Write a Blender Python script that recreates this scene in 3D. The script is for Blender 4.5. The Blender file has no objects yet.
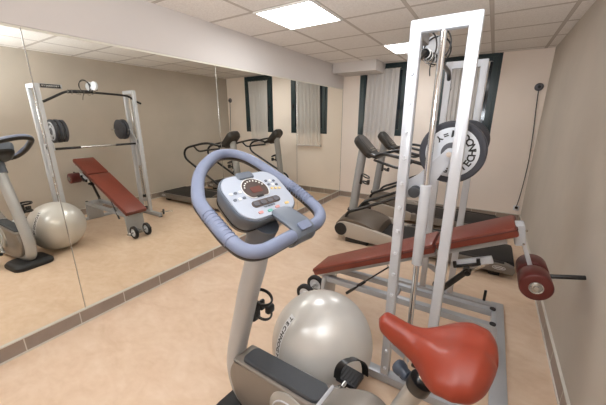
import bpy, bmesh, math, random
from math import sin, cos, pi, radians, sqrt, atan2
from mathutils import Vector, Matrix, Quaternion
random.seed(4)
scene = bpy.context.scene
COL = scene.collection
XL, XR, YB, YF, ZC = -2.506, 0.549, 5.437, -1.9, 2.45
V = Vector

# ------------------------------------------------------------------ materials
def new_mat(name):
    m = bpy.data.materials.new(name); m.use_nodes = True
    nt = m.node_tree; b = nt.nodes['Principled BSDF']
    return m, nt, b

def srgb(r, g, b):
    f = lambda c: (c/255/12.92) if c/255 <= .04045 else ((c/255+.055)/1.055)**2.4
    return (f(r), f(g), f(b), 1)

def mat(name, rgb, rough=.5, metal=0, var=0.0, scale=20, bump=0.0, bscale=200, coat=0, spec=.5, alpha=1):
    m, nt, b = new_mat(name)
    c = srgb(*rgb)
    b.inputs['Base Color'].default_value = c
    b.inputs['Roughness'].default_value = rough
    b.inputs['Metallic'].default_value = metal
    b.inputs['Coat Weight'].default_value = coat
    b.inputs['Specular IOR Level'].default_value = spec
    tc = nt.nodes.new('ShaderNodeTexCoord')
    if var > 0:
        n = nt.nodes.new('ShaderNodeTexNoise'); n.inputs['Scale'].default_value = scale
        n.inputs['Detail'].default_value = 4
        nt.links.new(tc.outputs['Object'], n.inputs['Vector'])
        r = nt.nodes.new('ShaderNodeValToRGB')
        r.color_ramp.elements[0].position = .3; r.color_ramp.elements[1].position = .7
        r.color_ramp.elements[0].color = tuple(max(0, v*(1-var)) for v in c[:3])+(1,)
        r.color_ramp.elements[1].color = tuple(min(1, v*(1+var)) for v in c[:3])+(1,)
        nt.links.new(n.outputs['Fac'], r.inputs['Fac'])
        nt.links.new(r.outputs['Color'], b.inputs['Base Color'])
    if bump > 0:
        n2 = nt.nodes.new('ShaderNodeTexNoise'); n2.inputs['Scale'].default_value = bscale
        nt.links.new(tc.outputs['Object'], n2.inputs['Vector'])
        bp = nt.nodes.new('ShaderNodeBump'); bp.inputs['Strength'].default_value = bump
        bp.inputs['Distance'].default_value = .002
        nt.links.new(n2.outputs['Fac'], bp.inputs['Height'])
        nt.links.new(bp.outputs['Normal'], b.inputs['Normal'])
    return m

M = dict(
    wall_cream=mat('wall_cream', (240, 228, 217), .85, var=.03, scale=1.5, bump=.15, bscale=150),
    wall_white=mat('wall_white', (209, 203, 199), .85, var=.02, scale=1.5, bump=.1, bscale=150),
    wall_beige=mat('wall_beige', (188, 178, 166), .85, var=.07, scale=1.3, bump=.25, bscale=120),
    base_tile=mat('baseboard_tile', (148, 134, 124), .35, var=.08, scale=9),
    base_edge=mat('tile_edging', (205, 200, 190), .5),
    column=mat('white_grey_enamel', (196, 199, 205), .35, var=.02, scale=6, coat=.3),
    enamel=mat('silver_enamel', (176, 179, 184), .38, metal=.25, var=.03, scale=8),
    silver=mat('silver_plastic', (170, 168, 163), .33, metal=.35, var=.02, scale=4, coat=.4),
    bike_side=mat('champagne_plastic', (130, 123, 116), .4, metal=.3, var=.02, scale=4),
    chrome=mat('chrome', (228, 230, 233), .09, metal=1),
    black=mat('black_rubber', (26, 26, 29), .55, var=.1, scale=30),
    soft_black=mat('black_satin_paint', (22, 21, 22), .35, coat=.2),
    charcoal=mat('charcoal_textured_plastic', (56, 59, 64), .55, bump=.3, bscale=500),
    dark_blue=mat('slate_blue_plastic', (62, 72, 88), .4),
    grip=mat('blue_grey_foam', (122, 131, 156), .5, var=.03, scale=40, bump=.15, bscale=900),
    console_grey=mat('blue_grey_plastic', (98, 106, 118), .42),
    console_face=mat('pale_console_face', (178, 186, 200), .35, coat=.3),
    console_dark=mat('smoked_display', (78, 66, 62), .3),
    led=mat('display_red', (105, 60, 52), .3),
    key_white=mat('pale_key', (232, 232, 228), .5),
    key_green=mat('green_key', (110, 175, 165), .5),
    key_red=mat('red_key', (205, 150, 145), .5),
    key_amber=mat('amber_key', (230, 200, 130), .5),
    saddle=mat('saddle_leather', (134, 50, 31), .38, var=.03, scale=6, bump=.15, bscale=700, coat=.08, spec=.4),
    bench=mat('bench_leather', (120, 52, 37), .42, var=.05, scale=8, bump=.2, bscale=600, coat=.1),
    piping=mat('bench_piping', (84, 34, 27), .5),
    roller=mat('roller_leather', (92, 33, 29), .42, var=.05, scale=12, coat=.1),
    ball=mat('silver_vinyl', (208, 206, 202), .32, metal=.25, var=.02, scale=3, coat=.35),
    print_black=mat('print_black', (35, 33, 33), .6),
    print_white=mat('print_white', (226, 228, 230), .5),
    plate_face=mat('plate_face_grey', (214, 218, 224), .45),
    plate_rubber=mat('plate_rubber', (62, 63, 70), .55, var=.05, scale=30),
    plate_hub=mat('plate_hub_grey', (92, 92, 98), .5),
    tm_hood=mat('treadmill_hood_plastic', (98, 86, 74), .42, var=.03, scale=6),
    tm_side=mat('treadmill_side_plastic', (176, 166, 154), .4),
    tm_post=mat('treadmill_post_enamel', (158, 159, 160), .38, metal=.15, coat=.3), bike_post=mat('bike_post_enamel', (176, 178, 181), .35, metal=.2, coat=.4),
    tm_belt=mat('running_belt', (34, 30, 28), .7, var=.1, scale=60),
    tm_console=mat('treadmill_console_plastic', (46, 42, 38), .45, var=.1, scale=20),
    window_frame=mat('window_frame_green', (34, 52, 55), .3),
    night=mat('night_blue_glass', (30, 40, 48), .1),
    sill=mat('outer_concrete', (90, 88, 84), .9),
    steel=mat('brushed_steel', (190, 190, 188), .25, metal=.9),
    gunmetal=mat('dark_gunmetal', (60, 58, 56), .35, metal=.6),
    cable=mat('cable_black', (30, 28, 28), .5),
    strip=mat('pale_strip', (222, 218, 205), .4),
    lamp_frame=mat('lamp_frame_white', (225, 222, 216), .5),
)

def floor_mat():
    m, nt, b = new_mat('mottled_vinyl_floor')
    tc = nt.nodes.new('ShaderNodeTexCoord')
    n = nt.nodes.new('ShaderNodeTexNoise'); n.inputs['Scale'].default_value = 3.2; n.inputs['Detail'].default_value = 7
    n.inputs['Roughness'].default_value = .62; n.inputs['Distortion'].default_value = .8
    n2 = nt.nodes.new('ShaderNodeTexNoise'); n2.inputs['Scale'].default_value = 14; n2.inputs['Detail'].default_value = 5
    mp = nt.nodes.new('ShaderNodeMapping'); mp.inputs['Rotation'].default_value = (0, 0, .6); mp.inputs['Scale'].default_value = (1, 1.7, 1)
    nt.links.new(tc.outputs['Object'], mp.inputs['Vector'])
    nt.links.new(mp.outputs['Vector'], n.inputs['Vector']); nt.links.new(mp.outputs['Vector'], n2.inputs['Vector'])
    r = nt.nodes.new('ShaderNodeValToRGB'); e = r.color_ramp.elements
    e[0].position = .3; e[0].color = srgb(203, 174, 147)
    e[1].position = .72; e[1].color = srgb(223, 201, 180)
    k = r.color_ramp.elements.new(.5); k.color = srgb(214, 188, 163)
    mx = nt.nodes.new('ShaderNodeMix'); mx.data_type = 'FLOAT'; mx.inputs[0].default_value = .3
    nt.links.new(n.outputs['Fac'], mx.inputs[2]); nt.links.new(n2.outputs['Fac'], mx.inputs[3])
    nt.links.new(mx.outputs[0], r.inputs['Fac']); nt.links.new(r.outputs['Color'], b.inputs['Base Color'])
    b.inputs['Roughness'].default_value = .5
    b.inputs['Specular IOR Level'].default_value = .3
    return m

def ceiling_mat():
    # 60 cm mineral tiles: T-bar grid drawn by the pattern of the tiles themselves
    m, nt, b = new_mat('mineral_tile_ceiling')
    tc = nt.nodes.new('ShaderNodeTexCoord'); sx = nt.nodes.new('ShaderNodeSeparateXYZ')
    nt.links.new(tc.outputs['Object'], sx.inputs[0])
    def mth(op, a, bb=None, c=None):
        q = nt.nodes.new('ShaderNodeMath'); q.operation = op
        for i, v in enumerate((a, bb, c)):
            if v is None: continue
            if isinstance(v, (int, float)): q.inputs[i].default_value = v
            else: nt.links.new(v, q.inputs[i])
        return q.outputs[0]
    def line(s, off, w):
        d = mth('PINGPONG', mth('SUBTRACT', s, off), .3)       # 0 on the grid line
        return mth('LESS_THAN', d, w)
    gx = line(sx.outputs[0], -1.9565+6, .012); gy = line(sx.outputs[1], 2.2877+6, .012)
    g = mth('MAXIMUM', gx, gy)
    ex = line(sx.outputs[0], -1.9565+6, .017); ey = line(sx.outputs[1], 2.2877+6, .017)
    e = mth('SUBTRACT', mth('MAXIMUM', ex, ey), g)
    n = nt.nodes.new('ShaderNodeTexNoise'); n.inputs['Scale'].default_value = 90; n.inputs['Detail'].default_value = 3
    nt.links.new(tc.outputs['Object'], n.inputs['Vector'])
    r = nt.nodes.new('ShaderNodeValToRGB')
    r.color_ramp.elements[0].position = .35; r.color_ramp.elements[0].color = srgb(226, 221, 217)
    r.color_ramp.elements[1].position = .6; r.color_ramp.elements[1].color = srgb(238, 234, 230)
    nt.links.new(n.outputs['Fac'], r.inputs['Fac'])
    a = nt.nodes.new('ShaderNodeMix'); a.data_type = 'RGBA'
    nt.links.new(g, a.inputs[0]); nt.links.new(r.outputs['Color'], a.inputs[6]); a.inputs[7].default_value = srgb(196, 188, 181)
    c = nt.nodes.new('ShaderNodeMix'); c.data_type = 'RGBA'
    nt.links.new(e, c.inputs[0]); nt.links.new(a.outputs[2], c.inputs[6]); c.inputs[7].default_value = srgb(180, 171, 165)
    nt.links.new(c.outputs[2], b.inputs['Base Color'])
    b.inputs['Roughness'].default_value = .9
    return m

def mirror_mat():
    m, nt, b = new_mat('silvered_mirror')
    b.inputs['Base Color'].default_value = (.93, .92, .85, 1)
    b.inputs['Metallic'].default_value = 1; b.inputs['Roughness'].default_value = .0
    return m

def emit_mat(name, rgb, s):
    m = bpy.data.materials.new(name); m.use_nodes = True; nt = m.node_tree
    nt.nodes.remove(nt.nodes['Principled BSDF'])
    e = nt.nodes.new('ShaderNodeEmission'); e.inputs[0].default_value = rgb; e.inputs[1].default_value = s
    nt.links.new(e.outputs[0], nt.nodes['Material Output'].inputs[0])
    return m

def sheer_mat():
    m = bpy.data.materials.new('sheer_voile'); m.use_nodes = True; nt = m.node_tree
    nt.nodes.remove(nt.nodes['Principled BSDF'])
    d = nt.nodes.new('ShaderNodeBsdfDiffuse'); d.inputs[0].default_value = srgb(242, 237, 232)
    tl = nt.nodes.new('ShaderNodeBsdfTranslucent'); tl.inputs[0].default_value = srgb(242, 237, 232)
    tr = nt.nodes.new('ShaderNodeBsdfTransparent')
    m1 = nt.nodes.new('ShaderNodeMixShader'); m1.inputs[0].default_value = .3
    m2 = nt.nodes.new('ShaderNodeMixShader'); m2.inputs[0].default_value = .2
    nt.links.new(d.outputs[0], m1.inputs[1]); nt.links.new(tl.outputs[0], m1.inputs[2])
    nt.links.new(m1.outputs[0], m2.inputs[1]); nt.links.new(tr.outputs[0], m2.inputs[2])
    nt.links.new(m2.outputs[0], nt.nodes['Material Output'].inputs[0])
    return m

M['tm_rail'] = mat('treadmill_rail_plastic', (122, 114, 106), .4); M['floor'] = floor_mat(); M['ceiling'] = ceiling_mat(); M['mirror'] = mirror_mat()
M['lamp'] = emit_mat('lamp_diffuser', (.97, .985, 1, 1), 9.5)
M['sheer'] = sheer_mat()

# ------------------------------------------------------------------ mesh builder
def frame_of(d):
    d = V(d).normalized()
    up = V((0, 0, 1)) if abs(d.z) < .95 else V((1, 0, 0))
    a = d.cross(up).normalized(); b = a.cross(d).normalized()
    return a, b, d

def catmull(P, n=8, closed=False):
    P = [V(p) for p in P]; N = len(P); out = []
    R = range(N if closed else N-1)
    for i in R:
        if closed: p0, p1, p2, p3 = P[(i-1) % N], P[i], P[(i+1) % N], P[(i+2) % N]
        else: p0, p1, p2, p3 = P[max(i-1, 0)], P[i], P[i+1], P[min(i+2, N-1)]
        for k in range(n):
            t = k/n
            out.append(.5*((2*p1)+(p2-p0)*t+(2*p0-5*p1+4*p2-p3)*t*t+(3*p1-p0-3*p2+p3)*t**3))
    if not closed: out.append(P[-1])
    return out

class MB:
    def __init__(s): s.bm = bmesh.new()
    def _faces(s, rings, closed_ring=True, cap=True, loop=False):
        bm = s.bm; R = [[bm.verts.new(p) for p in r] for r in rings]; n = len(R[0])
        L = len(R)
        for i in range(L if loop else L-1):
            a, b = R[i], R[(i+1) % L]
            for j in range(n if closed_ring else n-1):
                k = (j+1) % n
                bm.faces.new((a[j], a[k], b[k], b[j]))
        if cap and not loop:
            bm.faces.new(list(reversed(R[0]))); bm.faces.new(R[-1])
        return s
    def box(s, c, d, bev=0, rot=None):
        t = bmesh.new(); bmesh.ops.create_cube(t, size=1)
        bmesh.ops.scale(t, vec=V(d), verts=t.verts)
        if bev: bmesh.ops.bevel(t, geom=t.edges[:], offset=bev, segments=2, profile=.5, affect='EDGES')
        Mx = Matrix.Translation(V(c)) @ ((rot.to_4x4()) if rot is not None else Matrix())
        bmesh.ops.transform(t, matrix=Mx, verts=t.verts)
        s.add(t); return s
    def beam(s, p0, p1, w, h, bev=.003, up=(0, 0, 1)):
        p0, p1 = V(p0), V(p1); d = p1-p0; L = d.length; z = d.normalized()
        u = V(up); a = z.cross(u).normalized(); u = a.cross(z).normalized()
        rot = Matrix((a, u, z)).transposed()
        return s.box((p0+p1)/2, (w, h, L), bev, rot)
    def add(s, t):
        me = bpy.data.meshes.new('tmp'); t.to_mesh(me); t.free(); s.bm.from_mesh(me); bpy.data.meshes.remove(me)
    def tube(s, P, r, seg=12, closed=False, flat=1, up=None):
        P = [V(p) for p in P]; N = len(P); rings = []
        rr = r if isinstance(r, (list, tuple)) else [r]*N
        prev = None
        for i in range(N):
            if closed: d = P[(i+1) % N]-P[(i-1) % N]
            else: d = P[min(i+1, N-1)]-P[max(i-1, 0)]
            d.normalize()
            if prev is None: a, b, _ = frame_of(d)
            else:
                a = prev-d*prev.dot(d); a.normalize(); b = a.cross(d).normalized()
            if up is not None:
                a = d.cross(V(up)).normalized(); b = a.cross(d).normalized()
            prev = a
            rings.append([P[i]+a*cos(2*pi*k/seg)*rr[i]+b*sin(2*pi*k/seg)*rr[i]*flat for k in range(seg)])
        if closed and up is None:   # spread the twist
            pass
        return s._faces(rings, loop=closed)
    def cyl(s, p0, p1, r0, r1=None, seg=24, bev=0):
        r1 = r0 if r1 is None else r1
        p0, p1 = V(p0), V(p1); a, b, d = frame_of(p1-p0); L = (p1-p0).length
        if bev: prof = [(0, r0-bev), (bev*.3, r0-bev*.3), (bev, r0), (L-bev, r1), (L-bev*.3, r1-bev*.3), (L, r1-bev)]
        else: prof = [(0, r0), (L, r1)]
        return s.lathe(p0, d, [(h, r) for h, r in prof], seg)
    def lathe(s, o, d, prof, seg=32, loop=False):
        o = V(o); a, b, d = frame_of(d)
        rings = [[o+d*h+a*cos(2*pi*k/seg)*max(r, 1e-5)+b*sin(2*pi*k/seg)*max(r, 1e-5) for k in range(seg)] for h, r in prof]
        return s._faces(rings, loop=loop)
    def torus(s, o, d, R, r, seg=40, rs=10, a0=0, a1=2*pi, rz=None):
        a, b, d = frame_of(d); o = V(o)
        full = abs(a1-a0-2*pi) < 1e-6
        n = seg if full else seg+1
        P = [o+(a*cos(a0+(a1-a0)*k/seg)+b*sin(a0+(a1-a0)*k/seg))*R for k in range(n)]
        return s.tube(P, r, rs, closed=full, up=d, flat=(rz/r if rz else 1))
    def sphere(s, c, r, u=24, v=14, sc=(1, 1, 1)):
        t = bmesh.new(); bmesh.ops.create_uvsphere(t, u_segments=u, v_segments=v, radius=r)
        bmesh.ops.scale(t, vec=V(sc), verts=t.verts); bmesh.ops.translate(t, vec=V(c), verts=t.verts)
        s.add(t); return s
    def prism(s, pts, fn, w0, w1, inset=0, k=3):
        """closed outline pts (2D) swept from w0 to w1; fn(u,v,w)->3D; rounded shoulder of size inset"""
        cx = sum(p[0] for p in pts)/len(pts); cy = sum(p[1] for p in pts)/len(pts)
        def shr(q):
            N = len(pts); o = []
            for i in range(N):
                p0, p1, p2 = V(pts[i-1]), V(pts[i]), V(pts[(i+1) % N])
                t = (p2-p0); t.normalize(); nrm = V((t.y, -t.x))
                area = 1 if s_area > 0 else -1
                o.append(p1-nrm*q*area)
            return o
        s_area = sum(pts[i-1][0]*pts[i][1]-pts[i][0]*pts[i-1][1] for i in range(len(pts)))
        rings = []
        if inset:
            for i in range(k+1):
                a = pi/2*i/k; rings.append([fn(p.x, p.y, w0+inset*(1-sin(a))) for p in shr(inset*(1-cos(a)) if False else inset*(1-sin(a)) if False else inset*(cos(a))*1.0)])
            # correct order: first ring most inset at w0
            rings = [[fn(p.x, p.y, w0+inset*(1-cos(pi/2*i/k))) for p in shr(inset*(1-sin(pi/2*i/k)))] for i in range(k+1)]
            rings += [[fn(p.x, p.y, w1-inset*(1-cos(pi/2*(k-i)/k))) for p in shr(inset*(1-sin(pi/2*(k-i)/k)))] for i in range(k+1)]
        else:
            rings = [[fn(p[0], p[1], w) for p in pts] for w in (w0, w1)]
        return s._faces([[V(q) for q in r] for r in rings])
    def build(s, name, m, parent=None, smooth=True, off=(0, 0, 0), sub=0, angle=35):
        bm = s.bm
        bmesh.ops.recalc_face_normals(bm, faces=bm.faces)
        if any(off): bmesh.ops.translate(bm, vec=-V(off), verts=bm.verts)
        me = bpy.data.meshes.new(name); bm.to_mesh(me); bm.free()
        me.materials.append(M[m] if isinstance(m, str) else m)
        o = bpy.data.objects.new(name, me); COL.objects.link(o)
        if parent is not None: o.parent = parent
        elif any(off): o.location = V(off)
        if smooth:
            me.shade_smooth()
            try: me.set_sharp_from_angle(angle=radians(angle))
            except Exception: pass
        if sub:
            md = o.modifiers.new('sub', 'SUBSURF'); md.levels = sub; md.render_levels = sub
        return o

def tag(o, label=None, cat=None, group=None, kind=None):
    for k, v in (('label', label), ('category', cat), ('group', group), ('kind', kind)):
        if v: o[k] = v
    return o
def empty(name, loc, rz, label, cat, group=None):
    o = bpy.data.objects.new(name, None); COL.objects.link(o); o.location = loc; o.rotation_euler = (0, 0, rz)
    o.empty_display_size = .1
    return tag(o, label, cat, group)
def copy_tree(o, parent=None):
    c = o.copy(); COL.objects.link(c); c.parent = parent
    for ch in [q for q in COL.objects if q.parent == o]:
        copy_tree(ch, c)
    return c

def rrect(w, h, r, n=6):
    P = []
    for cx, cy, a in ((w/2-r, h/2-r, 0), (-w/2+r, h/2-r, 90), (-w/2+r, -h/2+r, 180), (w/2-r, -h/2+r, 270)):
        for k in range(n+1):
            t = radians(a+90*k/n); P.append((cx+r*cos(t), cy+r*sin(t)))
    return P

_gl = {}
def glyph(ch, size, ext):
    """triangulated mesh of a letter, centred, height ~size"""
    key = (ch, ext)
    if key not in _gl:
        cu = bpy.data.curves.new('g', 'FONT'); cu.body = ch; cu.size = 1; cu.align_x = 'CENTER'; cu.align_y = 'CENTER'
        cu.extrude = ext; cu.offset = .03
        ob = bpy.data.objects.new('g', cu); COL.objects.link(ob)
        dg = bpy.context.evaluated_depsgraph_get(); me = bpy.data.meshes.new_from_object(ob.evaluated_get(dg))
        vs = [v.co.copy() for v in me.vertices]; fs = [tuple(p.vertices) for p in me.polygons]
        bpy.data.objects.remove(ob); bpy.data.curves.remove(cu); bpy.data.meshes.remove(me)
        _gl[key] = (vs, fs)
    return _gl[key]
def put_glyph(mb, ch, size, fn, ext=.02):
    vs, fs = glyph(ch, size, ext)
    nv = [mb.bm.verts.new(fn(v.x*size, v.y*size, v.z*size)) for v in vs]
    for f in fs:
        try: mb.bm.faces.new([nv[i] for i in f])
        except ValueError: pass

# ------------------------------------------------------------------ the room
def struct(mb, name, m, **k): return tag(mb.build(name, m, smooth=False, **k), kind='structure')
T = .12
struct(MB().box(((XL+XR)/2, (YF+YB)/2, -.05), (XR-XL+.4, YB-YF+.4, .1)), 'floor', 'floor')
struct(MB().box(((XL+XR)/2, (YF+YB)/2, ZC+.05), (XR-XL+.4, YB-YF+.4, .1)), 'ceiling', 'ceiling')
struct(MB().box((XL-T/2-.007, (YF+YB)/2, ZC/2), (T, YB-YF, ZC)), 'wall_left', 'wall_white')
# proud band of wall above the mirrors
struct(MB().box((XL-.003, (YF+YB)/2, (2.082+ZC)/2), (.010, YB-YF, ZC-2.082)), 'trim_1', 'wall_white')
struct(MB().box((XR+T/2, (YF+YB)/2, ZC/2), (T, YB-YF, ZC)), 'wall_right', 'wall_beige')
struct(MB().box(((XL+XR)/2, YF-T/2, ZC/2), (XR-XL, T, ZC)), 'wall_front', 'wall_cream')
# back wall with two window openings
W1 = (-2.175, -1.31, 1.245, ZC-.0); W2 = (-.825, -.028, 1.245, ZC-.0)
mb = MB()
def wb(x0, x1, z0, z1): mb.box(((x0+x1)/2, YB+T/2, (z0+z1)/2), (x1-x0, T, z1-z0))
wb(XL, XR, 0, W1[2]); wb(XL, W1[0], W1[2], ZC); wb(W1[1], W2[0], W1[2], ZC); wb(W2[1], XR, W1[2], ZC)
struct(mb, 'wall_back', 'wall_cream')
# boxed beam in the back left corner
struct(MB().box((-2.11, (4.95+YB)/2, (2.292+ZC)/2), (.77, YB-4.95, ZC-2.292)), 'trim_2', 'wall_white')
# baseboards
def baseboard(name, p0, p1, n, h=.108, gap=.34):
    p0, p1, n = V(p0), V(p1), V(n); d = (p1-p0).normalized(); L = (p1-p0).length
    o = MB(); c = (p0+p1)/2+n*.006
    sz = lambda t, hh: (L if abs(d.x) > .5 else t, L if abs(d.y) > .5 else t, hh)
    o.box(c+V((0, 0, h/2)), sz(.012, h))
    ob = struct(o, name, 'base_tile')
    e = MB(); e.box(c+n*.008+V((0, 0, .006)), sz(.010, .012)); e.box(c+V((0, 0, h+.004)), sz(.018, .008))
    k = int(L/gap)
    for i in range(1, k+1):
        q = p0+d*gap*i+n*.0065
        e.box(q+V((0, 0, h/2)), (.006 if abs(d.x) > .5 else .014, .006 if abs(d.y) > .5 else .014, h-.006))
    e.build('tile_edging', 'base_edge', ob, smooth=False)
baseboard('baseboard_left', (XL, YF, 0), (XL, YB, 0), (1, 0, 0), gap=.33)
baseboard('baseboard_back', (XL+.02, YB, 0), (XR-.02, YB, 0), (0, -1, 0))
baseboard('baseboard_right', (XR, YF, 0), (XR, YB, 0), (-1, 0, 0))

# windows
def window(name, w, left_handle):
    x0, x1, z0, z1 = w; cx = (x0+x1)/2; t = .055
    root = MB(); y = YB+.03
    def fr(mb, a0, a1, b0, b1, t, yy, d):
        mb.box((a0+t/2, yy, (b0+b1)/2), (t, d, b1-b0), .003); mb.box((a1-t/2, yy, (b0+b1)/2), (t, d, b1-b0), .003)
        mb.box(((a0+a1)/2, yy, b0+t/2), (a1-a0-2*t, d, t), .003); mb.box(((a0+a1)/2, yy, b1-t/2), (a1-a0-2*t, d, t), .003)
    fr(root, x0, x1, z0, z1, t, y, .07)
    o = struct(root, name, 'window_frame')
    s = MB(); fr(s, x0+.045, x1-.045, z0+.045, z1-.045, .065, y-.02, .06); s.build('window_sash', 'window_frame', o, smooth=False)
    MB().box((cx, y, (z0+z1)/2), (x1-x0-.2, .012, z1-z0-.2)).build('window_pane', 'night', o, smooth=False)
    hx = x0+.075 if left_handle else x1-.075
    h = MB().box((hx, y-.056, 1.80), (.03, .012, .09), .004); h.cyl((hx, y-.06, 1.82), (hx, y-.10, 1.82), .009)
    h.box((hx, y-.10, 1.765), (.02, .016, .13), .005)
    h.build('window_handle', 'soft_black', o)
    return o
window('window_1', W1, False); window('window_2', W2, True)

def curtain(label, xa, xb, xa2, xb2, ztop, zbot):
    root = empty('sheer_curtain', ((xa+xb)/2, YB-.04, ztop), 0, label, 'curtain', None)
    off = root.location.copy()
    mb = MB(); nx, nz = 120, 14; rows = []
    for j in range(nz+1):
        t = j/nz; z = ztop+(zbot-ztop)*t; r = []
        a = xa+(xa2-xa)*t; b = xb+(xb2-xb)*t
        for i in range(nx+1):
            u = i/nx
            y = YB-.047-.013*sin(u*2*pi*7+.8*sin(5*u))*(.4+.6*t)-.003*sin(u*2*pi*17)
            r.append((a+(b-a)*u, y, z))
        rows.append(r)
    mb._faces(rows, closed_ring=False, cap=False)
    mb.build('voile', 'sheer', root, off=off)
    MB().cyl((xa-.02, YB-.045, ztop), (xb+.02, YB-.045, ztop), .006).build('curtain_rod', 'steel', root, off=off)
    MB().box(((xa2+xb2)/2, YB-.045, zbot), (xb2-xa2, .05, .022), .004).build('hem', 'wall_white', root, off=off)
curtain('off-white sheer curtain in the window beside the mirror wall corner', -2.02, -1.46, -2.06, -1.47, 2.36, 1.0)
curtain('off-white sheer curtain in the window behind the tall white rack columns', -.72, -.17, -.70, -.20, 2.34, 1.02)

# mirrors
ys = [YF+.02, .790, 2.312, 3.83, YB-.012]
labs = ['wall mirror panel at the photo\'s left edge, reflecting the exercise bike',
        'wall mirror panel reflecting the inclined red bench and rack',
        'wall mirror panel directly behind the bike handlebar, reflecting treadmill consoles',
        'wall mirror panel next to the far corner, reflecting the corner window']
for i in range(4):
    r = MB().box((XL+.001-.004, (ys[i]+ys[i+1])/2, (.118+2.072)/2), (.008, ys[i+1]-ys[i]-.004, 2.072-.118))
    o = r.build('wall_mirror', 'mirror', smooth=False, off=(XL, (ys[i]+ys[i+1])/2, .118))
    tag(o, labs[i], 'mirror', 'mirror panels along the left wall')
    L_ = ys[i+1]-ys[i]-.004
    MB().box((.003, 0, 1.9535), (.006, L_, .014)).build('top_strip', 'strip', o, smooth=False)
    if i < 3: MB().box((.002, L_/2-.001, .977), (.002, .0025, 1.94)).build('edge_bevel', 'steel', o, smooth=False)

# ceiling lamps (60 x 60 panels in the tile grid)
def lamp(ix, iy, label):
    x = -1.9565+.6*ix+.3; y = 2.2877+.6*iy+.3
    o = empty('ceiling_light', (x, y, ZC), 0, label, 'ceiling light', None)
    f = MB(); w = .29
    for a, b, c, d in ((0, w, 2*w+.02, .02), (0, -w, 2*w+.02, .02), (w, 0, .02, 2*w-.02), (-w, 0, .02, 2*w-.02)):
        f.box((a, b, -.006), (c, d, .012))
    f.build('lamp_frame', 'lamp_frame', o, smooth=False)
    MB().box((0, 0, -.004), (2*w-.02, 2*w-.02, .008)).build('lamp_diffuser', 'lamp', o, smooth=False)
    return o
lamp(0, 0, 'square ceiling light panel, fully lit, above the bike handlebar')
lamp(1, 3, 'square ceiling light panel near the window, partly hidden by the white rack column')
lamp(0, -5, 'added fill light behind the camera, shaped as a square ceiling light panel')  # unseen panel, added to fill the fronts of things with soft light

# ------------------------------------------------------------------ rack (guided weight rack)
ORG = V((-.25, 2.06, 0))
rack = empty('lifting_rack', ORG, 0, 'tall pale grey lifting rack with two slotted columns, chrome guide rods and floor frame', 'weight rack')
def rk(mb, name, m, parent=None, **k): return mb.build(name, m, parent or rack, off=ORG, **k)
def column(y, s):
    # s = +1: the side away from the other column faces the camera (near column), -1 the far one
    for (a, b) in ((-.368, -.321), (-.141, -.093)):
        mb = MB(); mb.box(((a+b)/2, y, 1.005), (b-a, .052, 1.89), .006); rk(mb, 'upright', 'column')
    mb = MB(); mb.box((-.2335, y, 1.925), (.192, .050, .050), .004); rk(mb, 'top_bar', 'column')
    for k in range(14):
        z = 1.735-.1247*k
        rk(MB().cyl((-.341, y-.024*s, z), (-.341, y-.040*s, z), .0095, .0075, seg=14), 'height_stud', 'plate_face')
    rk(MB().cyl((-.234, y, .06), (-.234, y, 1.90), .0145, seg=28), 'guide_rod', 'chrome')
    c = MB(); c.cyl((-.234, y, .815), (-.234, y, 1.235), .026, seg=28, bev=.003)
    rk(c, 'carriage_tube', 'column')
    # triangular lever carrying the plates
    yy = y+.046*s
    def fn(u, v, w): return (u, w, v)
    lo, hi = (yy-.005, yy+.005)
    a = MB().prism([(-.335, 1.15), (-.25, 1.165), (-.215, 1.225), (-.132, 1.366), (-.165, 1.41), (-.278, 1.28), (-.335, 1.24)], fn, lo, hi)
    a.cyl((-.154, y+.055*s, 1.385), (-.154, yy-.007*s, 1.385), .026, seg=24)
    rk(a, 'lever', 'column')
    rk(MB().cyl((-.284, y+.03*s, 1.195), (-.284, y-.018*s, 1.195), .028, seg=28, bev=.004), 'bar_end', 'charcoal')
    st = MB().cyl((-.154, y+.01*s, 1.385), (-.154, y+.30*s, 1.385), .0125, seg=16)
    rk(st, 'plate_peg', 'chrome')
    # adjustable lower stop
    rk(MB().cyl((-.234, y, .285), (-.234, y, .325), .027, bev=.004), 'stop_collar', 'black')
    rk(MB().sphere((-.234, y, .10), .030, sc=(1, 1, 1.1)), 'rubber_bumper', 'black')
    b = MB().prism([(-.345, .268), (-.30, .285), (-.205, .262), (-.215, .205), (-.262, .222)], fn, y-.012, y+.012)
    rk(b, 'stop_bracket', 'enamel')
YN, YFAR = 1.49, 2.64
column(YN, 1); column(YFAR, -1)
# floor frame
for y, x0 in ((YN, -.50), (YFAR, -.62)):
    rk(MB().box(((x0+.235)/2, y, .033), (.235-x0, .062, .055), .006), 'cross_beam', 'enamel')
    for x in (x0+.01, .19):
        rk(MB().cyl((x, y, .0), (x, y, .009), .03, seg=20), 'rubber_foot', 'black')
rk(MB().box((.245, 2.09, .016), (.09, 1.29, .030), .005), 'side_beam', 'enamel')
p = MB(); p.cyl((.145, 2.66, .055), (.145, 2.66, .155), .011, seg=16, bev=.002); rk(p, 'rubber_peg', 'soft_black')
p = MB(); p.cyl((-.60, 2.66, .075), (-.72, 2.80, .075), .008, seg=12); rk(p, 'storage_peg', 'steel')
p = MB(); p.cyl((-.62, 2.685, .075), (-.635, 2.703, .075), .045, seg=24); rk(p, 'peg_disc', 'soft_black')
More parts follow.
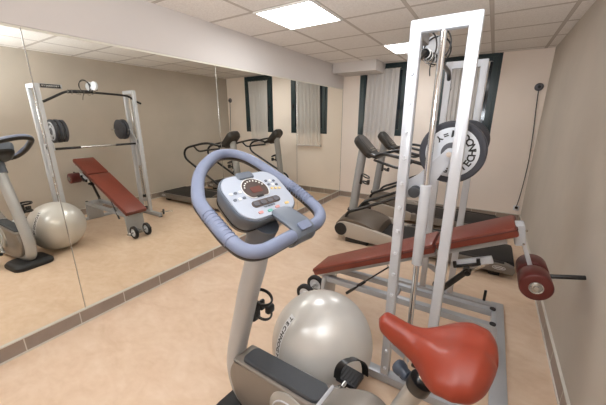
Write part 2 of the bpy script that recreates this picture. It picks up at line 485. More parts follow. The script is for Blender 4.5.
# black pull-up bar with bent ends
pu = MB().tube(catmull([(-.372, 1.515, 1.74), (-.372, 1.62, 1.795), (-.368, 1.76, 1.865), (-.36, 1.86, 1.882), (-.345, 2.1, 1.882), (-.335, 2.4, 1.875), (-.335, 2.56, 1.86), (-.34, 2.66, 1.80), (-.34, 2.74, 1.765)], 5), .0145, 14)
rk(pu, 'pull_up_bar', 'soft_black')
g = MB().tube(catmull([(-.362, 1.80, 1.875), (-.355, 1.97, 1.885), (-.35, 2.05, 1.884)], 5), .021, 14)
rk(g, 'foam_grip', 'black')
# top label beam stub on the near column
lb = MB().box((-.352, 1.63, 1.925), (.028, .23, .05), .004); rk(lb, 'top_arm', 'enamel')
lp = MB().box((-.368, 1.625, 1.925), (.004, .20, .040), .001); lo = rk(lp, 'name_plate', 'print_black')
t = MB()
for i, ch in enumerate('TECHNOGYM'):
    put_glyph(t, ch, .024, lambda x, y, z, i=i: (-.3705-z, 1.705-i*.020-x, 1.925+y))
rk(t, 'lettering', 'print_white', lo, smooth=False)
# pulley on top of the bar
pl = MB().box((-.40, 2.09, 1.935), (.10, .05, .075), .01); pl.box((-.37, 2.09, 1.905), (.03, .03, .06), .004)
po = rk(pl, 'pulley_block', 'steel')
for x, y in ((-.475, 2.06), (-.372, 2.05)):
    d = MB().lathe((x, y-.012, 1.958), (.25, 1, -.1), [(0, .018), (0, .052), (.004, .056), (.010, .052), (.018, .052), (.024, .056), (.028, .052), (.028, .018)], 30)
    rk(d, 'pulley_wheel', 'plate_face', po)
cb = MB()
for o, d, R in (((-.348, 2.0, 1.95), (.3, 1, .1), .085), ((-.385, 1.99, 1.95), (.7, .7, .2), .07), ((-.35, 2.06, 1.93), (-.2, 1, .3), .075)):
    cb.torus(o, d, R, .0042, 36, 8)
cb.tube(catmull([(-.35, 1.99, 1.87), (-.36, 1.96, 1.83), (-.355, 1.95, 1.78)], 6), .0035, 8)
rk(cb, 'cable_loop', 'cable')
for i in range(6):
    ck = MB()
    y = 1.80+.045*i+random.uniform(-.01, .01)
    ck.torus((-.362, y, 1.872), (random.uniform(-.3, .3), 1, random.uniform(-.3, .3)), .026+.004*(i % 2), .0026, 20, 6)
    rk(ck, 'carabiner', 'steel')

# horizontal bar running between the carriages
bar = empty('lifting_bar', (-.292, 2.065, 1.168), 0, 'steel bar with black grips at both ends running between the two rack columns', 'bar')
bo = bar.location.copy()
MB().cyl((-.292, 1.522, 1.168), (-.292, 2.608, 1.168), .0125, seg=20).build('shaft', 'steel', bar, off=bo)
for a, b in ((1.54, 1.84), (2.29, 2.60)):
    MB().cyl((-.292, a, 1.168), (-.292, b, 1.168), .0155, seg=20, bev=.002).build('grip', 'soft_black', bar, off=bo)

# weight plates
def make_plate(R, th, label, letters=True):
    root = empty('weight_plate', (0, 0, 0), 0, label, 'weight plate', 'weight plates on the rack pegs')
    MB().lathe((0, 0, 0), (0, 1, 0), [(0, .0140), (0, R*.80), (-.002, R*.83), (-.004, R*.96), (.002, R), (th-.004, R), (th, R*.96), (th, .0140)], 56, loop=True).build('rim', 'plate_rubber', root)
    MB().lathe((0, -.0015, 0), (0, 1, 0), [(0, R*.32), (0, R*.79), (.003, R*.80), (.003, R*.32)], 56, loop=True).build('face_ring', 'plate_face', root)
    MB().lathe((0, -.004, 0), (0, 1, 0), [(0, .0140), (0, R*.30), (.004, R*.33), (.004, .0140)], 40, loop=True).build('hub', 'plate_hub', root)
    if letters:
        def ring(s, a0, da, size, rr):
            t = MB()
            for i, ch in enumerate(s):
                a = radians(a0+da*i)
                c = V((rr*cos(a), 0, rr*sin(a))); up = V((-cos(a), 0, -sin(a))); rt = V((-sin(a), 0, cos(a)))
                put_glyph(t, ch, size, lambda x, y, z, c=c, up=up, rt=rt: c+rt*x+up*y+V((0, -.0020-z, 0)))
            t.build('lettering', 'print_black', root, smooth=False)
        ring('TECHNOGYM', -50, 17, .044, R*.60)
        ring('=Y', 112, 22, .040, R*.60)
        ring('KG', 243, 15, .034, R*.60)
    return root
p1 = make_plate(.149, .034, 'large weight plate with pale lettered face and dark rim, on the near rack column')
p1.location = (-.154, 1.600, 1.385)
pls = [(-.154, 1.655, 1.385, 0, 'dark-edged weight plate directly behind the lettered plate on the near column', 1),
       (-.154, 1.710, 1.385, 0, 'third weight plate of the near column, innermost on its peg', .97),
       (-.154, 2.530, 1.385, pi, 'weight plate on the far rack column, closest to that column', 1),
       (-.154, 2.475, 1.385, pi, 'weight plate on the far rack column, inner one, in the middle of the rack', .97)]
for x, y, z, rz, lab, s in pls:
    c = copy_tree(p1); c.location = (x, y, z); c.rotation_euler = (0, 0, rz); c['label'] = lab; c.scale = (s, 1, s)

# ------------------------------------------------------------------ inclined bench
BO = V((-.45, 2.03, 0))
bench = empty('incline_bench', BO, 0, 'inclined red-brown padded bench on a silver frame through the rack', 'weight bench')
def bk(mb, name, m, parent=None, **k): return mb.build(name, m, parent or bench, off=BO, **k)
def pad(x0, z0, x1, z1, y0, y1, name, th=.062):
    d = V((x1-x0, 0, z1-z0)); L = d.length; d.normalize(); n = V((-d.z, 0, d.x)); c = V(((x0+x1)/2, (y0+y1)/2, (z0+z1)/2))-n*th/2
    rot = Matrix((d, V((0, 1, 0)), n)).transposed()
    o = bk(MB().box(c, (L, y1-y0, th), .014, rot), name, 'bench')
    P = [c+d*u+V((0, v, 0))+n*(th*.20) for u, v in rrect(L+.002, y1-y0+.002, .012, 4)]
    bk(MB().tube(P, .0032, 8, closed=True), 'piping', 'piping', o)
    return c, d, n
Y0, Y1 = 1.888, 2.172
c1, d1, n1 = pad(-1.098, .352, -.222, .778, Y0, Y1, 'seat_pad')
c2, d2, n2 = pad(-.208, .790, .185, .975, Y0+.004, Y1-.004, 'back_pad')
# rails under the pads
for y in (1.95, 2.11):
    p0 = V((-1.05, y, .285)); p1_ = V((-.20, y, .700)); bk(MB().beam(p0, p1_, .03, .03), 'pad_rail', 'enamel')
    p0 = V((-.19, y, .703)); p1_ = V((.16, y, .868)); bk(MB().beam(p0, p1_, .028, .028), 'back_rail', 'enamel')
# foot end panel (leans slightly) and head end panel
def plate_leg(x0, z0, x1, z1, y0, y1, t, name):
    d = V((x1-x0, 0, z1-z0)); L = d.length; d.normalize(); n = V((-d.z, 0, d.x))
    rot = Matrix((n, V((0, 1, 0)), d)).transposed()
    return bk(MB().box(V(((x0+x1)/2, (y0+y1)/2, (z0+z1)/2)), (t, y1-y0, L), .008, rot), name, 'enamel')
fp = plate_leg(-1.022, .004, -.995, .300, 1.905, 2.145, .035, 'foot_panel')
hp = plate_leg(.205, .004, .185, .300, 1.935, 2.165, .035, 'head_panel')
for y in (1.955, 2.135):
    bk(MB().beam((-1.0, y, .272), (.18, y, .282), .045, .045), 'lower_rail', 'enamel')
    bk(MB().cyl((.175, y, .303), (.175, y, .311), .018, seg=18), 'end_cap', 'black')
bk(MB().box((-.45, 2.045, .262), (.05, .15, .03), .004), 'cross_brace', 'enamel')
tr = MB()
for i in range(4): tr.box((-.30+.02*i, 1.931, .282), (.004, .003, .02))
# transport wheels
ax = MB().cyl((-1.168, 1.82, .086), (-1.168, 2.15, .086), .010, seg=14); ax.box((-1.115, 1.99, .086), (.15, .04, .03), .004)
bk(ax, 'axle', 'steel')
for y in (1.895, 2.07):
    w = bk(MB().lathe((-1.168, y, .086), (0, 1, 0), [(0, .055), (0, .079), (.006, .086), (.030, .086), (.036, .079), (.036, .055)], 40, loop=True), 'wheel', 'black')
    bk(MB().lathe((-1.168, y+.004, .086), (0, 1, 0), [(0, .0), (0, .020), (.006, .028), (0, .044), (0, .055), (.028, .055), (.028, .018), (.028, 0)], 32), 'wheel_hub', 'plate_face', w)
# gas strut, adjusting lever and adjuster box
s = MB().cyl((-.80, 1.93, .205), (-.66, 1.95, .345), .0115, seg=14, bev=.003); s.cyl((-.66, 1.95, .345), (-.50, 1.975, .50), .006, seg=12)
bk(s, 'gas_strut', 'soft_black')
s = MB().beam((-.16, 2.0, .40), (-.01, 2.0, .60), .024, .034); s.cyl((-.01, 1.975, .60), (-.01, 2.025, .60), .024)
bk(s, 'lift_lever', 'gunmetal')
s = MB().cyl((-.005, 1.955, .605), (-.005, 1.985, .605), .016); bk(s, 'lever_knob', 'soft_black')
s = MB().beam((-.005, 2.0, .605), (.10, 2.0, .69), .022, .022); bk(s, 'lever_arm', 'steel')
s = MB().beam((-.08, 1.93, .665), (.11, 1.93, .745), .03, .042, .004); bx = bk(s, 'adjuster_box', 'column')
s = MB().beam((-.085, 1.905, .655), (.055, 1.905, .712), .022, .014, .004)
s.beam((-.075, 1.905, .655), (-.083, 1.905, .690), .022, .02, .003, up=(1, 0, 0)); s.beam((.045, 1.905, .705), (.037, 1.905, .74), .022, .02, .003, up=(1, 0, 0))
bk(s, 'pull_handle', 'soft_black', bx)
# head bracket with leg rollers
s = MB().beam((.192, 2.03, .845), (.225, 2.03, .965), .11, .045, .012, up=(0, 1, 0)); s = MB()
rot = Matrix.Rotation(radians(-12), 3, 'Y')
s.box((.215, 2.00, .910), (.055, .11, .125), .012, rot)
hb = bk(s, 'head_bracket', 'column')
sc = MB()
for dz in (-.04, .04): sc.cyl((.238, 1.93, .91+dz), (.238, 1.942, .91+dz), .006, seg=10)
bk(sc, 'bolt', 'steel', hb)
s = MB().beam((.236, 2.0, .875), (.305, 2.0, .705), .036, .022, .004, up=(1, 0, 0)); bk(s, 'roller_arm', 'column')
s = MB().cyl((.320, 1.835, .668), (.320, 2.20, .668), .012, seg=16); bk(s, 'roller_axle', 'steel')
for (a, b) in ((1.845, 1.985), (2.015, 2.155)):
    r = bk(MB().lathe((.320, a, .668), (0, 1, 0), [(0, .034), (0, .067), (.003, .073), (.010, .077), (b-a-.010, .077), (b-a-.003, .073), (b-a, .067), (b-a, .034)], 40, loop=True), 'leg_roller', 'roller')
    bk(MB().lathe((.320, a-.002, .668), (0, 1, 0), [(0, .012), (0, .022), (.004, .028), (.001, .034), (.006, .036), (.006, .012)], 30, loop=True), 'roller_cap', 'steel', r)
s = MB().cyl((.322, 2.0, .668), (.538, 1.998, .722), .0125, seg=16, bev=.003); bk(s, 'catch_bar', 'soft_black')

# ------------------------------------------------------------------ exercise ball
R = .290; bc = V((-.670, 1.278, R))
ball = empty('exercise_ball', (bc.x, bc.y, 0), 0, 'large silver inflatable exercise ball beside the bike', 'exercise ball')
b = MB(); b.sphere((0, 0, R), R, 64, 40); b.build('shell', 'ball', ball)
# lettering band wrapped on the left of the ball
def on_ball(lon, lat, h):
    return V((cos(lat)*cos(lon), cos(lat)*sin(lon), sin(lat)))*(R+h)+V((0, 0, R))
t = MB(); tw = MB()
vdir = (V((0, 0, 1.543))-bc).normalized()
base_lon = radians(-123)
for i, ch in enumerate('TECHNOGYM'):
    la = radians(48-5.8*i)
    lo = base_lon+radians(3)*0
    put_glyph(t, ch, .036, lambda x, y, z, la=la: on_ball(radians(-122+5*(.75-la)/.75)+(y)/(R*cos(la)), la-x/R, .0012+z*.5), .01)
n = 40; rows = []
for j in range(n+1):
    la = radians(52-54*j/n)
    rows.append([on_ball(radians(-122+5*(.75-la)/.75)+(k/6-.5)*.044/(R*cos(la)), la, .0006) for k in range(7)])
tw._faces(rows, closed_ring=False, cap=False)
tw.build('print_band', 'print_white', ball); t.build('lettering', 'print_black', ball, smooth=False)
MB().lathe((.0, 0, R), (.93, .1, -.35), [(R-.004, .012), (R+.002, .012), (R+.005, .006), (R+.012, .005), (R+.012, 0)], 20).build('air_plug', 'plate_face', ball)

# ------------------------------------------------------------------ exercise bike (local x = towards the saddle)
bike = empty('exercise_bike', (-.97, .91, 0), radians(-6), 'silver upright exercise bike with blue-grey loop handlebar and orange-red saddle', 'exercise bike')
def B(mb, name, m, parent=None, **k): return mb.build(name, m, parent or bike, **k)
# front foot, rear foot
def foot(x, name, w=.34, l=.36):
    mb = MB()
    rings = []
    for z, s in ((0, .97), (.012, 1.0), (.035, .99), (.055, .90), (.066, .74)):
        rings.append([(x+px*s, py*s, z) for px, py in rrect(w, l, .085, 6)])
    mb._faces([[V(q) for q in r] for r in rings]); return B(mb, name, 'black')
foot(.08, 'front_foot'); foot(1.05, 'rear_foot', .16, .46)
# front post: flattened tube that curves back under the body
P = catmull([(.205, 0, 1.09), (.165, 0, .93), (.105, 0, .76), (.056, 0, .60), (.015, 0, .47), (-.018, 0, .35), (-.03, 0, .24), (.0, 0, .13), (.10, 0, .082), (.35, 0, .075), (.75, 0, .075), (1.08, 0, .075)], 7)
B(MB().tube(P, .052, 28, up=(0, 1, 0), flat=.92), 'front_post', 'bike_post')
# body shell
def fnb(u, v, w): return (u, w, v)
prof = [(-.003, .28), (.035, .362), (.06, .383), (.30, .408), (.535, .436), (.60, .47), (.68, .515), (.75, .525), (.82, .48), (.87, .42), (.86, .25), (.78, .12), (.55, .085), (.2, .085), (.06, .12), (.01, .2)]
shell = B(MB().prism([tuple(p)[:2] for p in [(q.x, q.y) for q in catmull([(a, b, 0) for a, b in prof], 4, closed=True)]], fnb, -.068, .068, .012, 4), 'body_shell', 'bike_side')
for s in (-1, 1):
    d = MB().lathe((.42, .060*s, .285), (0, s, 0), [(0, .130), (.012, .128), (.022, .115), (.026, .09), (.027, .0)], 48)
    B(d, 'crank_cover', 'silver', shell)
    e = MB().torus((.42, .086*s, .285), (0, s, 0), .098, .004, 40, 8); B(e, 'cover_ring', 'column', shell)
# dark textured step cover on top of the body
cv = MB(); rows = []
n = 10
pts = rrect(.46, .104, .03, 6)
rings = []
for h, s in ((-.004, 1.0), (.006, 1.0), (.012, .97), (.015, .90)):
    rings.append([V((.312+px*(1-(1-s)*.25), py*s, .386+.050*((px+.23)/.46)+h)) for px, py in pts])
cv._faces(rings); B(cv, 'step_cover', 'charcoal')
cl = MB().box((.548, 0, .445), (.005, .124, .016), .003, Matrix.Rotation(radians(-45), 3, 'Y')); B(cl, 'cover_trim', 'column')
# seat tube, collar, clamp knob
B(MB().tube([(.77, 0, .38), (.898, 0, .750)], .031, 24), 'seat_tube', 'silver')
B(MB().cyl((.888, 0, .722), (.902, 0, .762), .037, seg=28, bev=.004), 'tube_collar', 'soft_black')
B(MB().tube([(.897, 0, .75), (.925, 0, .84)], .019, 20), 'seat_post', 'chrome')
k = MB().cyl((.885, .0, .728), (.845, .02, .735), .010, seg=12)
k.lathe((.860, .012, .732), (-1, .45, .12), [(0, .014), (.006, .019), (.022, .019), (.030, .024), (.046, .026), (.056, .021), (.060, .0)], 24)
B(k, 'clamp_knob', 'dark_blue')
# saddle
def saddle():
    bm = MB(); rings = []
    L0, L1 = .748, 1.078; N = 34
    for i in range(N+1):
        t = i/N; x = L0+(L1-L0)*t
        # half width
        ctrl = [(0, .004), (.02, .023), (.06, .034), (.15, .039), (.28, .043), (.38, .055), (.46, .083), (.54, .120), (.63, .150), (.76, .160), (.88, .142), (.93, .122), (.97, .092), (.99, .060), (1, .022)]
        for (a, wa), (b, wb_) in zip(ctrl, ctrl[1:]):
            if a <= t <= b:
                u = (t-a)/(b-a); w = wa+(wb_-wa)*u; break
        zt = .938-.030*sin(pi*min(1, t/.75))**1.5+.022*t
        edge = min(1, sqrt(max(0, min(t/.06, 1)))) * min(1, sqrt(max(0, min((1-t)/.12, 1))))
        th = (.062+.045*min(1, t/.5))
        zc = zt-th*.5
        r = []
        for k in range(28):
            a = 2*pi*k/28
            cx, sz = cos(a), sin(a)
            px = abs(cx)**.85*(1 if cx > 0 else -1); pz = abs(sz)**.8*(1 if sz > 0 else -1)
            zz = zc+pz*th*.5*edge
            if pz > 0: zz -= .022*(px*px)*(w/.16) + .015*math.exp(-(px/.20)**2)*max(0, min(1, (t-.25)/.3))
            else: zz += .012*(1-px*px)-.014*(w/.16)
            r.append(V((x, px*w+.012*min(1, t/.5), zz+.006)))
        rings.append(r)
    bm._faces(rings); return bm
sd = B(saddle(), 'saddle', 'saddle', sub=1, angle=80)
B(MB().box((.96, 0, .822), (.18, .06, .012), .004), 'saddle_clamp', 'soft_black', sd)
# cranks and pedals
def pedal(cx, cz, px, pz, s):
    c = MB().beam((cx, .098*s, cz), (px, .120*s, pz), .014, .028, .005, up=(0, 1, 0)); c.cyl((px, .11*s, pz), (px, .145*s, pz), .014, seg=16)
    cr = B(c, 'crank', 'steel')
    y = .185*s
    b = MB(); b.box((px, y, pz), (.10, .092, .026), .006)
    for i in range(5): b.box((px-.034+.017*i, y, pz+.013), (.006, .07, .006), .001)
    pd = B(b, 'pedal', 'black')
    R_ = []
    for i in range(19):
        a = pi*i/18
        R_.append((px+.006-.046*cos(a), y-.048*cos(a), pz+.005+.100*sin(a)**.7))
    st = MB()
    rings = [[V((q[0]-.016, q[1], q[2])), V((q[0]+.016, q[1], q[2])), V((q[0]+.016, q[1]+.003*(1 if q[1] > y else -1), q[2]+.003)), V((q[0]-.016, q[1]+.003*(1 if q[1] > y else -1), q[2]+.003))] for q in R_]
    st._faces(rings); B(st, 'pedal_strap', 'soft_black', pd)
pedal(.42, .285, .560, .395, 1); pedal(.42, .285, .295, .14, -1)
# loop handlebar
ringp = [(0.03, -0.162, 1.293), (0.104, -0.211, 1.26), (0.151, -0.229, 1.239), (0.245, -0.244, 1.197), (0.326, -0.25, 1.161), (0.384, -0.235, 1.135), (0.409, -0.185, 1.125), (0.407, -0.097, 1.125), (0.400, 0.049, 1.128), (0.393, 0.153, 1.132), (0.352, 0.215, 1.150), (0.27, 0.238, 1.186), (0.153, 0.245, 1.238), (0.032, 0.235, 1.292), (-0.081, 0.214, 1.343), (-0.142, 0.158, 1.370), (-0.148, 0.068, 1.372), (-0.085, -0.045, 1.344), (-.030,-.11,1.320)]
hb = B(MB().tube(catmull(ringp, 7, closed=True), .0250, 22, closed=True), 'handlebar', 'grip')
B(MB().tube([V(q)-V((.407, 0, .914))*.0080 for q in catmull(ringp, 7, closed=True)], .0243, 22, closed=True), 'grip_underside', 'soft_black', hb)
# stems that hold the loop on the post
B(MB().tube(catmull([(.17, 0, 1.0), (.20, 0, 1.07), (.235, 0, 1.13)], 6), [.055]*6+[.06]*7, 24), 'console_neck', 'console_grey')
# grip pads with raised ribs
rb = MB()
for i in range(9):
    t = i/8; c = V((.20+.13*t, -.238-.012*t, 1.217-.058*t)); rb.torus(c, (.13, -.01, -.058), 0.0255, .0020, 24, 6)
B(rb, 'grip_ribs', 'grip', hb); rb = MB()
for i in range(9):
    t = i/8; c = V((.16+.12*t, .245-.008*t, 1.235-.053*t)); rb.torus(c, (.12, 0, -.053), 0.0255, .0020, 24, 6)
B(rb, 'grip_ribs', 'grip', hb)
# console
TH = radians(38); U = V((cos(TH), 0, -sin(TH))); NN = V((sin(TH), 0, cos(TH))); CC = V((.243, -.016, 1.226))
def con(u, ly, h): return CC+U*u+V((0, 1, 0))*ly+NN*h
def rr_ring(u0, ly0, w, l, r, h, s=1, nn=7):
    return [con(u0+a*s, ly0+b*s, h) for a, b in rrect(l, w, r, nn)]
body = MB(); rings = []
for h, s in ((-.112, .70), (-.104, .80), (-.07, .90), (-.03, .98), (-.012, 1.0), (-.004, 1.0), (0, .985)):
    rings.append(rr_ring(-.040, .012, .315, .232, .075, h, s))
body._faces(rings)
cons = B(body, 'console', 'console_grey')
bb = MB(); bb._faces([rr_ring(-.040, .012, .315, .232, .075, h, s) for h, s in ((-.125, .60), (-.116, .72), (-.100, .845), (-.080, .895))]); B(bb, 'console_underside', 'soft_black', cons)
f = MB(); f._faces([rr_ring(-.040, .012, .300, .218, .068, h, s) for h, s in ((-.002, 1), (.004, 1), (.0065, .985))])
B(f, 'face_plate', 'console_face', cons)
b = MB(); b._faces([rr_ring(-.140, .004, .086, .036, .012, h, s) for h, s in ((-.03, 1), (.008, 1), (.013, .85))]); B(b, 'top_latch', 'console_grey', cons)
# tongue from face to rear bar
tg = MB(); rings = []
for u, w, h in ((.045, .056, .006), (.09, .058, .020), (.13, .059, .036), (.165, .060, .047), (.195, .060, .048), (.218, .060, .036), (.227, .059, .010), (.222, .056, -.020), (.205, .050, -.045)):
    c = con(u, .042, h)
    din = U*(-.03)+NN*(-.022) if u > .19 or h < 0 else NN*(-.03)
    rings.append([V((c.x, c.y-w, c.z)), V((c.x, c.y-w*.8, c.z+.005)), V((c.x, c.y+w*.8, c.z+.005)), V((c.x, c.y+w, c.z)), V((c.x, c.y+w, c.z))+din, V((c.x, c.y-w, c.z))+din])
tg._faces(rings); B(tg, 'tongue', 'console_grey', cons, sub=1)
pdk = MB(); pdk._faces([rr_ring(.180, .042, .062, .034, .008, h, 1, 4) for h in (.048, .0565)]); B(pdk, 'tongue_pad', 'grip', cons)
# oval display
dsp = MB(); H = .0065
def oval(uc, lc, ru, rl, h, n=40, cut=None):
    o = []
    for k in range(n):
        a = 2*pi*k/n; u = ru*cos(a); l = rl*sin(a)
        if cut is not None: u = min(u, cut)
        o.append(con(uc+u, lc+l, h))
    return o
dsp._faces([oval(-.064, .004, .054, .062, H, cut=.040), oval(-.064, .004, .054, .062, H+.0025, cut=.040)])
do = B(dsp, 'display', 'console_dark', cons)
r_ = MB()
P = [V(p) for p in oval(-.064, .004, .055, .063, H+.002, cut=.041)]
r_.tube(P, .0018, 6, closed=True, up=NN)
for k in range(9):
    a = radians(110+k*17.5)
    c = con(-.064+.042*cos(a), .004+.050*sin(a), H+.003); r_.sphere(c, .0035, 8, 6)
B(r_, 'display_marks', 'key_white', do)
l_ = MB(); l_._faces([rr_ring(-.060, .006, .055, .030, .006, h, 1, 4) for h in (H+.002, H+.0036)]); B(l_, 'display_digits', 'led', do)
l_ = MB(); l_._faces([rr_ring(-.026, .0, .036, .010, .003, h, 1, 3) for h in (H+.002, H+.0042)]); B(l_, 'display_label', 'print_black', do)
pill = MB(); pill._faces([rr_ring(.006, .010, .150, .030, .0145, h, 1) for h in (H-.001, H+.0025)]); po = B(pill, 'key_bar', 'console_dark', cons)
for i in range(4):
    kk = MB(); kk._faces([rr_ring(.006, -.044+.036*i, .030, .021, .009, h, s, 5) for h, s in ((H+.002, 1), (H+.005, .9))]); B(kk, 'round_key', 'plate_hub', po)
def key(u, l, w, h_, m, nm='key'):
    kk = MB(); kk._faces([rr_ring(u, l, w, h_, .004, h, s, 3) for h, s in ((H-.001, 1), (H+.003, .92))]); B(kk, nm, m, cons)
for r0 in range(3):
    for c0 in range(3):
        key(-.092+.022*r0+.004*c0, .086+.020*c0, .014, .011, 'key_amber' if r0 == 2 else ('console_grey' if c0 != 1 else 'key_white'))
for r0 in range(2):
    for c0 in range(3): key(-.066+.030*r0, -.118+.022*c0-.0*r0, .015, .011, 'console_grey' if (c0+r0) % 2 else 'key_white')
key(.046, -.052, .024, .012, 'key_red'); key(.050, -.006, .024, .012, 'key_green'); key(.044, .040, .024, .012, 'key_red'); key(.040, .100, .024, .011, 'key_amber')
t = MB()
for i, ch in enumerate('TECHNOGYM'):
    put_glyph(t, ch, .0095, lambda x, y, z, i=i: con(.029-y, -.020+.0068*i+x, H+.0012+z), .02)
B(t, 'lettering', 'print_black', cons, smooth=False)
# bottle holder on the post
h = MB(); h.box((.085, .052, .615), (.03, .05, .10), .008)
c0 = V((.090, .100, .640))
h.torus(c0+V((0, 0, .03)), (.45, .15, 1), .052, .006, 32, 8, rz=.010)
h.torus(c0+V((.004, .0, -.058)), (.45, .15, 1), .044, .0055, 32, 8, rz=.009)
h.box(c0+V((.03, .02, -.035)), (.03, .05, .045), .01); h.box(c0+V((-.02, .015, -.03)), (.02, .03, .06), .008)
B(h, 'bottle_holder', 'soft_black')

# ------------------------------------------------------------------ treadmills
def treadmill(x, y, label):
    t = empty('treadmill', (x, y, 0), 0, label, 'treadmill', None)
    W = .335
    def fn(u, v, w): return (u, w, v)
    cat = lambda q, n=4: [(p.x, p.y) for p in catmull([(a, b, 0) for a, b in q], n, closed=True)]
    MB().box((-.52, 0, .085), (1.78, .56, .05), .006).build('deck', 'soft_black', t)
    MB().box((-.33, 0, .135), (1.40, .50, .05), .01).build('running_belt', 'tm_belt', t)
    f = MB()
    for xx in (-1.28, ): f.box((xx, 0, .032), (.30, .60, .062), .008)
    f.build('base_foot', 'soft_black', t)
    MB().box((.22, 0, .03), (.10, .58, .058), .006).build('base_foot', 'soft_black', t)
    # hood
    hp = [(-1.575, .16), (-1.56, .235), (-1.50, .285), (-1.42, .305), (-1.28, .295), (-1.13, .262), (-1.02, .205), (-1.0, .13), (-1.04, .08), (-1.2, .065), (-1.48, .07), (-1.55, .10)]
    pts = cat(hp)
    h = MB(); rings = []
    for i in range(13):
        w = -W+.035+(2*W-.07)*i/12; s = 1-((i-6)/6)**2
        rings.append([V((a, w, b+(.045*s if b > .2 else 0))) for a, b in pts])
    h._faces(rings); h.build('motor_hood', 'tm_hood', t)
    for s in (-1, 1):
        q = MB().prism(cat([(-1.575, .17), (-1.545, .235), (-1.49, .265), (-1.40, .272), (-1.1, .235), (-.80, .175), (-.785, .10), (-.83, .055), (-1.1, .060), (-1.42, .075), (-1.53, .10)]), fn, *sorted((s*(W-.055), s*W)), .01, 3)
        o = q.build('hood_side', 'tm_side', t)
        MB().cyl((-1.482, s*(W-.01), .175), (-1.482, s*(W+.012), .175), .083, seg=36, bev=.006).build('roll_cap', 'soft_black', o)
        sr = MB().prism([(-.79, .06), (-.79, .165), (-.76, .172), (.30, .150), (.372, .125), (.388, .09), (.375, .055)], fn, *sorted((s*(W-.085), s*W)), .008, 3)
        so = sr.build('side_rail', 'tm_rail', t)
        MB().box((-.22, s*(W-.045), .1655), (1.02, .055, .006), .002, Matrix.Rotation(radians(1.2), 3, 'Y')).build('foot_strip', 'tm_belt', so)
    rc = MB().box((.335, 0, .10), (.09, .52, .085), .015); rc.build('rear_cover', 'tm_belt', t)
    lg = MB(); lo = []
    for k in range(28):
        a = 2*pi*k/28; lo.append((.25+.055*cos(a), -W-.0015, .110+.017*sin(a)))
    lg.tube(lo, .0022, 6, closed=True); lg.box((.25, -W-.001, .110), (.075, .003, .006))
    lg.build('oval_emblem', 'print_white', t)
    # post and console
    MB().tube(catmull([(-1.475, 0, .25), (-1.455, 0, .40), (-1.415, 0, .75), (-1.37, 0, 1.10), (-1.355, 0, 1.17)], 5), .056, 26, up=(0, 1, 0)).build('post', 'tm_post', t)
    MB().tube([(-1.475, 0, .325), (-1.467, 0, .352)], .066, 26).build('post_collar', 'soft_black', t)
    th = radians(46); Uc = V((cos(th), 0, -sin(th))); Nc = V((sin(th), 0, cos(th))); C0 = V((-1.315, 0, 1.215))
    c = MB(); rings = []
    for h_, s in ((-.080, .72), (-.065, .90), (-.03, 1), (.015, 1), (.028, .93)):
        rings.append([C0+Uc*(a*s)+V((0, b*s, 0))+Nc*h_ for a, b in rrect(.33, .25, .075, 7)])
    c._faces(rings); co = c.build('console', 'tm_console', t)
    d = MB(); d._faces([[C0+Uc*(a-.02)+V((0, b, 0))+Nc*h_ for a, b in rrect(.20, .17, .05, 6)] for h_ in (.026, .031)]); d.build('display', 'soft_black', co)
    for i in range(4):
        for j in range(2):
            k = MB()
            q = C0+Uc*(.07+.03*j)+V((0, -.055+.037*i, 0))+Nc*.031; k.sphere(q, .007, 8, 6)
            k.build('key', 'tm_side', co)
    h = MB().beam((-1.27, 0, 1.13), (-1.13, 0, 1.085), .26, .05, .02); h.build('grip_hub', 'soft_black', t)
    # handrails
    for s in (-1, 1):
        P = [(-1.16, s*.11, 1.10), (-1.05, s*.20, 1.14), (-.93, s*.25, 1.14), (-.70, s*.262, 1.095), (-.52, s*.262, 1.05), (-.44, s*.262, .985), (-.43, s*.262, .90), (-.51, s*.262, .82), (-.80, s*.262, .68), (-1.20, s*.27, .49), (-1.40, s*.27, .40), (-1.47, s*.22, .30)]
        MB().tube(catmull(P, 6), .0185, 14).build('handrail', 'soft_black', t)
    MB().tube(catmull([(-1.17, -.11, 1.055), (-1.0, -.22, 1.035), (-.82, -.26, 1.01), (-.70, -.262, 1.085)], 6), .015, 12).build('control_arm', 'soft_black', t)
    b = MB().torus((-1.300, -.02, .83), (.5, 0, 1), .050, .009, 28, 8); b.torus((-1.295, -.02, .745), (.4, 0, 1), .042, .009, 28, 8)
    b.box((-1.362, -.02, .785), (.035, .035, .13), .006); b.box((-1.265, -.02, .755), (.03, .06, .06), .01); b.build('bottle_holder', 'soft_black', t)
    return t
t1 = treadmill(0, 3.62, 'treadmill nearer the camera, behind the head of the red bench')
t2 = copy_tree(t1); t2.location = (-.07, 4.74, 0); t2['label'] = 'treadmill farther from the camera, next to the window wall'

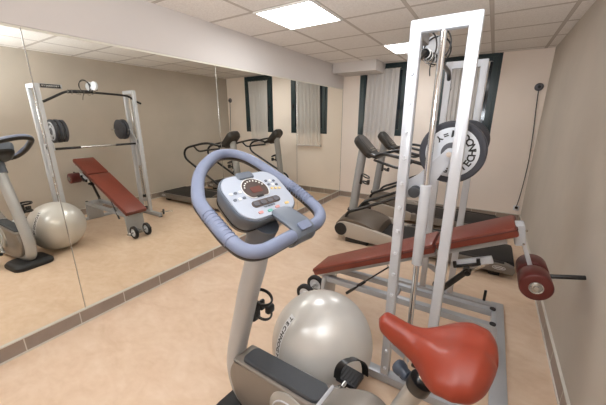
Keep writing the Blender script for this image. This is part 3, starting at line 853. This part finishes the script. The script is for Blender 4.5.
# ------------------------------------------------------------------ sensor on the back wall with its hanging cable
s = empty('wall_sensor', (.456, YB, 1.962), 0, 'small round grey sensor high on the back wall near the right corner', 'sensor')
MB().lathe((0, 0, 0), (0, -1, 0), [(0, .052), (.018, .052), (.028, .044), (.034, .026), (.036, 0)], 28).build('housing', 'plate_hub', s)
MB().lathe((0, -.032, 0), (0, -1, 0), [(0, .02), (.006, .016), (.007, 0)], 20).build('lens', 'soft_black', s)
o = MB().tube(catmull([(.456, YB-.02, 1.925), (.470, YB-.012, 1.70), (.498, YB-.012, 1.3), (.512, YB-.012, .9), (.500, YB-.012, .5), (.485, YB-.012, .30), (.475, YB-.03, .245)], 8), .005, 8).build('power_cable', 'cable', off=(.456, YB-.012, .25))
tag(o, 'thin dark cable hanging down the back wall from the round sensor', 'cable')
w = empty('wall_socket', (.478, YB, .215), 0, 'small white wall socket with a black plug at the bottom of the hanging cable', 'socket')
MB().box((0, -.008, 0), (.075, .016, .075), .004).build('socket_plate', 'print_white', w)
MB().box((0, -.030, .01), (.04, .03, .035), .006).build('plug', 'soft_black', w)

# ------------------------------------------------------------------ camera, light, view
cam = bpy.data.cameras.new('camera'); co = bpy.data.objects.new('camera', cam); COL.objects.link(co)
F = 294.81; yaw, pit, rol = .5592, .2775, -.0004
f_ = V((-sin(yaw)*cos(pit), cos(yaw)*cos(pit), -sin(pit))); r0 = V((cos(yaw), sin(yaw), 0)); u0 = r0.cross(f_)
r_ = r0*cos(rol)+u0*sin(rol); u_ = -r0*sin(rol)+u0*cos(rol)
co.matrix_world = Matrix.Translation((0, 0, 1.5433)) @ Matrix((r_, u_, -f_)).transposed().to_4x4()
cam.sensor_width = 36; cam.lens = F/606*36; cam.clip_start = .02
scene.camera = co

wld = bpy.data.worlds.new('world'); wld.use_nodes = True; scene.world = wld
wld.node_tree.nodes['Background'].inputs[0].default_value = (.5, .55, .65, 1)
wld.node_tree.nodes['Background'].inputs[1].default_value = .05

# the photographer's flash, bounced off the ceiling above the camera
L = bpy.data.lights.new('camera_flash', 'SPOT'); L.spot_size = radians(150); L.spot_blend = .9; L.shadow_soft_size = .12; L.energy = 175; L.color = (.88, .94, 1)
lo = bpy.data.objects.new('camera_flash', L); COL.objects.link(lo); lo.location = (-.25, -.10, 1.62)
lo.rotation_euler = V((-.10, .55, 1)).to_track_quat('-Z', 'Y').to_euler()

vs = scene.view_settings
scene.display_settings.display_device = 'sRGB'
vs.view_transform = 'Standard'; vs.look = 'None'; vs.gamma = 1; vs.use_curve_mapping = False; vs.exposure = .88
scene.cycles.max_bounces = 10; scene.cycles.diffuse_bounces = 6; scene.cycles.glossy_bounces = 6
scene.cycles.use_denoising = True
scene.cycles.sample_clamp_indirect = 8
